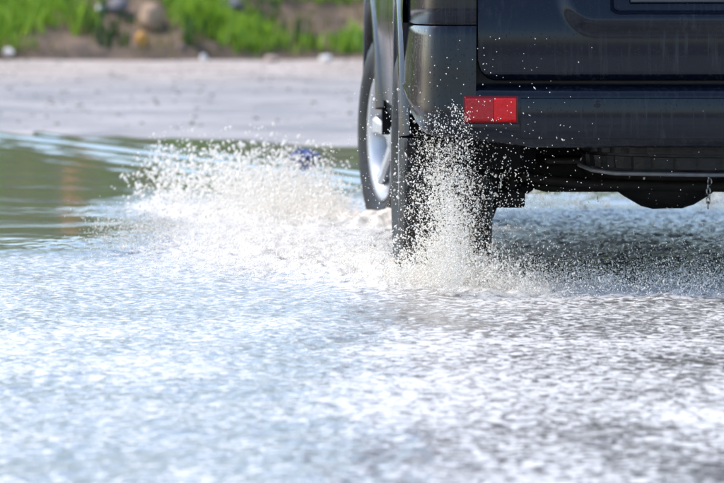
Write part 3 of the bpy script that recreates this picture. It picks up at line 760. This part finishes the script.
def green(x, y, z):
    px, py = px_of(x, y, z); n_ = fbm(x * .8, y * .8, 3, 61)
    m = .34 + .95 * n_
    m = m * sstep(59, 50, py + 5 * n_)
    def spot(cx, cy, rx, ry, k): return k * np.exp(-((px - cx) / rx) ** 2 - ((py - cy) / ry) ** 2)
    m = m - spot(55, 42, 55, 9, .9) - spot(330, 26, 60, 20, 1.3) - spot(110, 46, 60, 8, .7) - spot(275, 38, 16, 16, .5) - spot(148, 26, 24, 16, .9) - spot(205, 56, 30, 8, .7)
    m = m + spot(40, 15, 50, 14, .5) + spot(250, 42, 26, 12, .9) + spot(350, 47, 20, 7, .8) + spot(195, 22, 30, 18, .4)
    return np.clip(m, 0, 1)
def dry(x, y, z):
    px, py = px_of(x, y, z); return np.clip(.40 + .6 * fbm(x * 1.1, y * 1.1, 3, 71) - .4 * green(x, y, z), 0, 1) * sstep(62, 55, py)
blades('grass', 62000, (-4.5, 7), (45.4, 48.6), green, (.08, .22), (.008, .016), M['grass'], 'bright green grass covering the bank')
blades('grass', 60000, (-14, 16), (45.4, 57), green, (.12, .30), (.014, .026), M['grass'], 'green grass on the upper bank')
blades('grass', 30000, (-9, 11), (45.4, 53), dry, (.06, .2), (.006, .014), M['drygrass'], 'dry yellowish grass between bare soil patches')
def weedmask(x, y, z):
    px, py = px_of(x, y, z); m = 0
    for cx, cy, r_ in ((112, 34, 16), (190, 40, 12), (265, 20, 14), (215, 35, 10), (300, 42, 12), (90, 24, 12), (-90, 20, 30), (480, 20, 30)): m = m + np.exp(-((px - cx) / r_) ** 2 - ((py - cy) / (r_ * .8)) ** 2)
    return np.clip(m + .75 * (y > 49.8), 0, 1)
blades('weeds', 45000, (-10, 12), (45.6, 56), weedmask, (.10, .26), (.016, .034), M['weed'], 'dark leafy weeds in clumps on the bank', .8)

# loose gravel on the road margin
n = 3200; gx_ = RNG.uniform(-6, 8, n); gy_ = RNG.uniform(24.5, 46, n); gr_ = .004 + .016 * RNG.uniform(0, 1, n) ** 4
cube = np.array([(-1, -1, -1), (1, -1, -1), (1, 1, -1), (-1, 1, -1), (-.7, -.6, 1), (.6, -.7, .8), (.7, .6, 1), (-.6, .7, .7)], float)
cf = np.array([(0, 3, 2, 1), (4, 5, 6, 7), (0, 1, 5, 4), (1, 2, 6, 5), (2, 3, 7, 6), (3, 0, 4, 7)])
an = RNG.uniform(0, 6.28, n); q = cube[None] * (gr_[:, None] * np.stack([RNG.uniform(.7, 1.4, n), RNG.uniform(.7, 1.2, n), RNG.uniform(.4, .8, n)], 1).T[..., None].transpose(1, 0, 2)[:, :, 0])[:, None]
qx = q[..., 0] * np.cos(an)[:, None] - q[..., 1] * np.sin(an)[:, None]; qy = q[..., 0] * np.sin(an)[:, None] + q[..., 1] * np.cos(an)[:, None]
gzz = ground_z(gx_, gy_); k = gzz > .006
q = np.stack([qx, qy, q[..., 2]], -1) + np.stack([gx_, gy_, gzz + gr_ * .3], 1)[:, None]; q = q[k]
o = link('gravel', mesh_np('gravel', q.reshape(-1, 3), (cf[None] + (np.arange(len(q)) * 8)[:, None, None]).reshape(-1, 4)), simple('gravel_stone', (.28, .25, .22), .7, nscale=3, namt=.6), None, False)
tag(o, 'loose gravel scattered over the wet road margin', 'gravel', kind='stuff')

# blue lump added in place of a blue object's reflection in the puddle
bm = bmesh.new(); bmesh.ops.create_icosphere(bm, subdivisions=4, radius=1)
for v_ in bm.verts:
    c = v_.co; q = 1 + .22 * math.sin(c.x * 5 + c.z * 3) * math.cos(c.y * 6) + .10 * math.sin(c.x * 13 + c.y * 9) ; v_.co = Vector((c.x * .070 * q, c.y * .06 * q, max(c.z, -.5) * .040 * q))
me_ = bpy.data.meshes.new('blue_reflection_lump'); bm.to_mesh(me_); bm.free()
lump = link('blue_reflection_lump', me_, simple('blue_lump_mat', (.008, .035, .16), .35, nscale=20, namt=.3), None, True, 30)
lump.location = (.385, 20.7, .022); tag(lump, 'solid blue bag lying at the puddle edge left of the car', 'lump')

# ------------------------------------------------------------------ spray
OCT_V = np.array([(1, 0, 0), (-1, 0, 0), (0, 1, 0), (0, -1, 0), (0, 0, 1), (0, 0, -1)], float)
OCT_F = np.array([(0, 2, 4), (2, 1, 4), (1, 3, 4), (3, 0, 4), (2, 0, 5), (1, 2, 5), (3, 1, 5), (0, 3, 5)])
g_ = (1 + 5 ** .5) / 2
ICO_V = np.array([(-1, g_, 0), (1, g_, 0), (-1, -g_, 0), (1, -g_, 0), (0, -1, g_), (0, 1, g_), (0, -1, -g_), (0, 1, -g_), (g_, 0, -1), (g_, 0, 1), (-g_, 0, -1), (-g_, 0, 1)]) / math.hypot(1, g_)
ICO_F = np.array([(0, 11, 5), (0, 5, 1), (0, 1, 7), (0, 7, 10), (0, 10, 11), (1, 5, 9), (5, 11, 4), (11, 10, 2), (10, 7, 6), (7, 1, 8), (3, 9, 4), (3, 4, 2), (3, 2, 6), (3, 6, 8), (3, 8, 9), (4, 9, 5), (2, 4, 11), (6, 2, 10), (8, 6, 7), (9, 8, 1)])
def drops(name, P, rad, label, big=.0032):
    vs = []; fs = []; off = 0
    for sel, bv, bf in ((rad >= big, ICO_V, ICO_F), (rad < big, OCT_V, OCT_F)):
        p = P[sel]; r_ = rad[sel]; n = len(p)
        if not n: continue
        st = np.stack([RNG.uniform(.75, 1.2, n), RNG.uniform(.75, 1.2, n), np.where(RNG.uniform(0, 1, n) < .15, RNG.uniform(1.6, 3.4, n), RNG.uniform(.8, 1.4, n))], 1)
        a = RNG.uniform(0, np.pi, n); tilt = RNG.normal(0, .5, n)
        q = bv[None] * st[:, None] * r_[:, None, None]
        qx = q[..., 0] * np.cos(tilt)[:, None] + q[..., 2] * np.sin(tilt)[:, None]; qz = -q[..., 0] * np.sin(tilt)[:, None] + q[..., 2] * np.cos(tilt)[:, None]
        q = np.stack([qx, q[..., 1], qz], -1) + p[:, None]
        vs.append(q.reshape(-1, 3)); fs.append((bf[None] + (np.arange(n) * len(bv))[:, None, None] + off).reshape(-1, 3)); off += n * len(bv)
    o = link(name, mesh_np(name, np.concatenate(vs), np.concatenate(fs)), M['drop'], None, True); tag(o, label, 'water spray', kind='stuff'); return o
def ballistic(nf, per, p0, v0, tmax_f=1.0, jit=.012, rad=(.0010, .0030), t0=0.0, skew=1.0):
    """nf filaments of drops thrown along arcs; p0 and v0 return (nf,3)"""
    p = p0(nf); v = v0(nf); T = np.maximum(2 * v[:, 2] / 9.81, .04) * tmax_f
    t = t0 + RNG.uniform(0, 1, (nf, per)) ** skew * T[:, None]
    P = p[:, None] + v[:, None] * t[..., None]; P[..., 2] -= 4.905 * t * t
    P += RNG.normal(0, 1, P.shape) * (jit * (.3 + 3 * t))[..., None]
    r_ = rad[0] + (rad[1] - rad[0]) * RNG.uniform(0, 1, (nf, per)) ** 3.5
    P = P.reshape(-1, 3); r_ = r_.ravel(); k = P[:, 2] > .004; return P[k], r_[k]
U = RNG.uniform
def cat(*a): return np.concatenate([q[0] for q in a]), np.concatenate([q[1] for q in a])
# rear wheel
core = ballistic(230, 80, lambda n: np.stack([RNG.normal(.655, .036, n), U(12.28, 12.46, n), U(.0, .03, n)], 1),
                 lambda n: np.stack([RNG.normal(-.03, .17, n), U(-.6, .1, n), U(.6, 3.0, n)], 1), rad=(.0006, .0030), jit=.008)
fan = ballistic(70, 45, lambda n: np.stack([RNG.normal(.65, .05, n), U(12.28, 12.48, n), U(.0, .04, n)], 1),
                lambda n: np.stack([RNG.normal(.0, .40, n), U(-.8, .2, n), U(1.6, 3.35, n)], 1), rad=(.0007, .0036))
foot = ballistic(330, 55, lambda n: np.stack([RNG.normal(.65, .10, n), U(12.1, 12.5, n), U(.0, .03, n)], 1),
                 lambda n: np.stack([RNG.normal(0, .45, n), U(-1.0, .1, n), U(.3, 1.5, n)], 1), rad=(.0006, .0036))
jet = ballistic(120, 75, lambda n: np.stack([RNG.normal(.640, .022, n), U(11.86, 12.02, n), U(.0, .03, n)], 1),
                lambda n: np.stack([RNG.normal(-.02, .11, n), U(-.35, .05, n), U(1.0, 3.2, n)], 1), rad=(.0006, .0026), jit=.006)
P, r_ = cat(core, fan, foot, jet); drops('rear_wheel_spray', P, r_, 'white spray thrown up behind the rear left tyre')
# front wheel bow splash, thrown out to the left
bow = ballistic(270, 55, lambda n: np.stack([U(.15, .50, n), U(15.2, 16.4, n), U(.0, .05, n)], 1),
                lambda n: np.stack([-U(.1, 1.9, n), RNG.normal(.3, .8, n), U(.4, 1.8, n)], 1), rad=(.0012, .0052), jit=.03)
crest = ballistic(150, 30, lambda n: np.stack([U(-.28, .45, n), U(15.6, 17.0, n), U(.0, .06, n)], 1),
                  lambda n: np.stack([-U(-.1, .6, n), RNG.normal(.2, .5, n), U(.8, 2.2, n)], 1), rad=(.0024, .0075), jit=.035)
P, r_ = cat(bow, crest); drops('front_wheel_spray', P, r_, 'fan of water splashing left from the front wheel')
# churn between the wheels and low spray behind the tail
chn = ballistic(1000, 40, lambda n: np.stack([U(-.45, .55, n), U(12.3, 15.2, n), U(.0, .04, n)], 1),
                lambda n: np.stack([-U(-.2, .8, n), RNG.normal(0, .5, n), np.abs(RNG.normal(.30, .40, n)) + .15], 1), rad=(.0007, .0030), jit=.03)
k = (RNG.uniform(0, 1, len(chn[0])) < np.exp(-((chn[0][:, 0] - .45 + .25 * (chn[0][:, 1] - 12.5)) / .45) ** 2))
drops('side_spray', chn[0][k], chn[1][k], 'low churned spray between the front and rear left wheels')
wk_ = ballistic(1250, 30, lambda n: np.stack([U(.75, 2.6, n), RNG.normal(12.2, .22, n), U(.0, .03, n)], 1),
                lambda n: np.stack([RNG.normal(0, .4, n), RNG.normal(-.2, .4, n), np.abs(RNG.normal(.35, .45, n)) + .15], 1), rad=(.0009, .0024), jit=.04)
far_ = (np.stack([U(.55, 2.3, 2600), U(11.8, 12.7, 2600), RNG.exponential(.10, 2600)], 1), U(.0009, .0018, 2600))
P, r_ = cat(wk_, far_); drops('tail_spray', P, r_, 'fine low spray drifting behind the tail of the car')
lf = (np.stack([RNG.normal(.70, .14, 900), U(11.85, 11.97, 900), .25 + RNG.exponential(.13, 900)], 1), U(.0008, .0019, 900)); lf = (lf[0][lf[0][:, 2] < .78], lf[1][lf[0][:, 2] < .78])
drops('airborne_droplets', lf[0], lf[1], 'scattered droplets flying in front of the bumper and red reflector')
# beyond the car, off the right front wheel
bw = ballistic(110, 30, lambda n: np.stack([U(.9, 2.6, n), U(16.4, 17.8, n), U(.0, .04, n)], 1),
               lambda n: np.stack([RNG.normal(0, .5, n), RNG.normal(.3, .4, n), U(.2, 1.0, n)], 1), rad=(.002, .005), jit=.04)
drops('bow_spray', bw[0], bw[1], 'low splash ahead of the car seen beneath its underside')
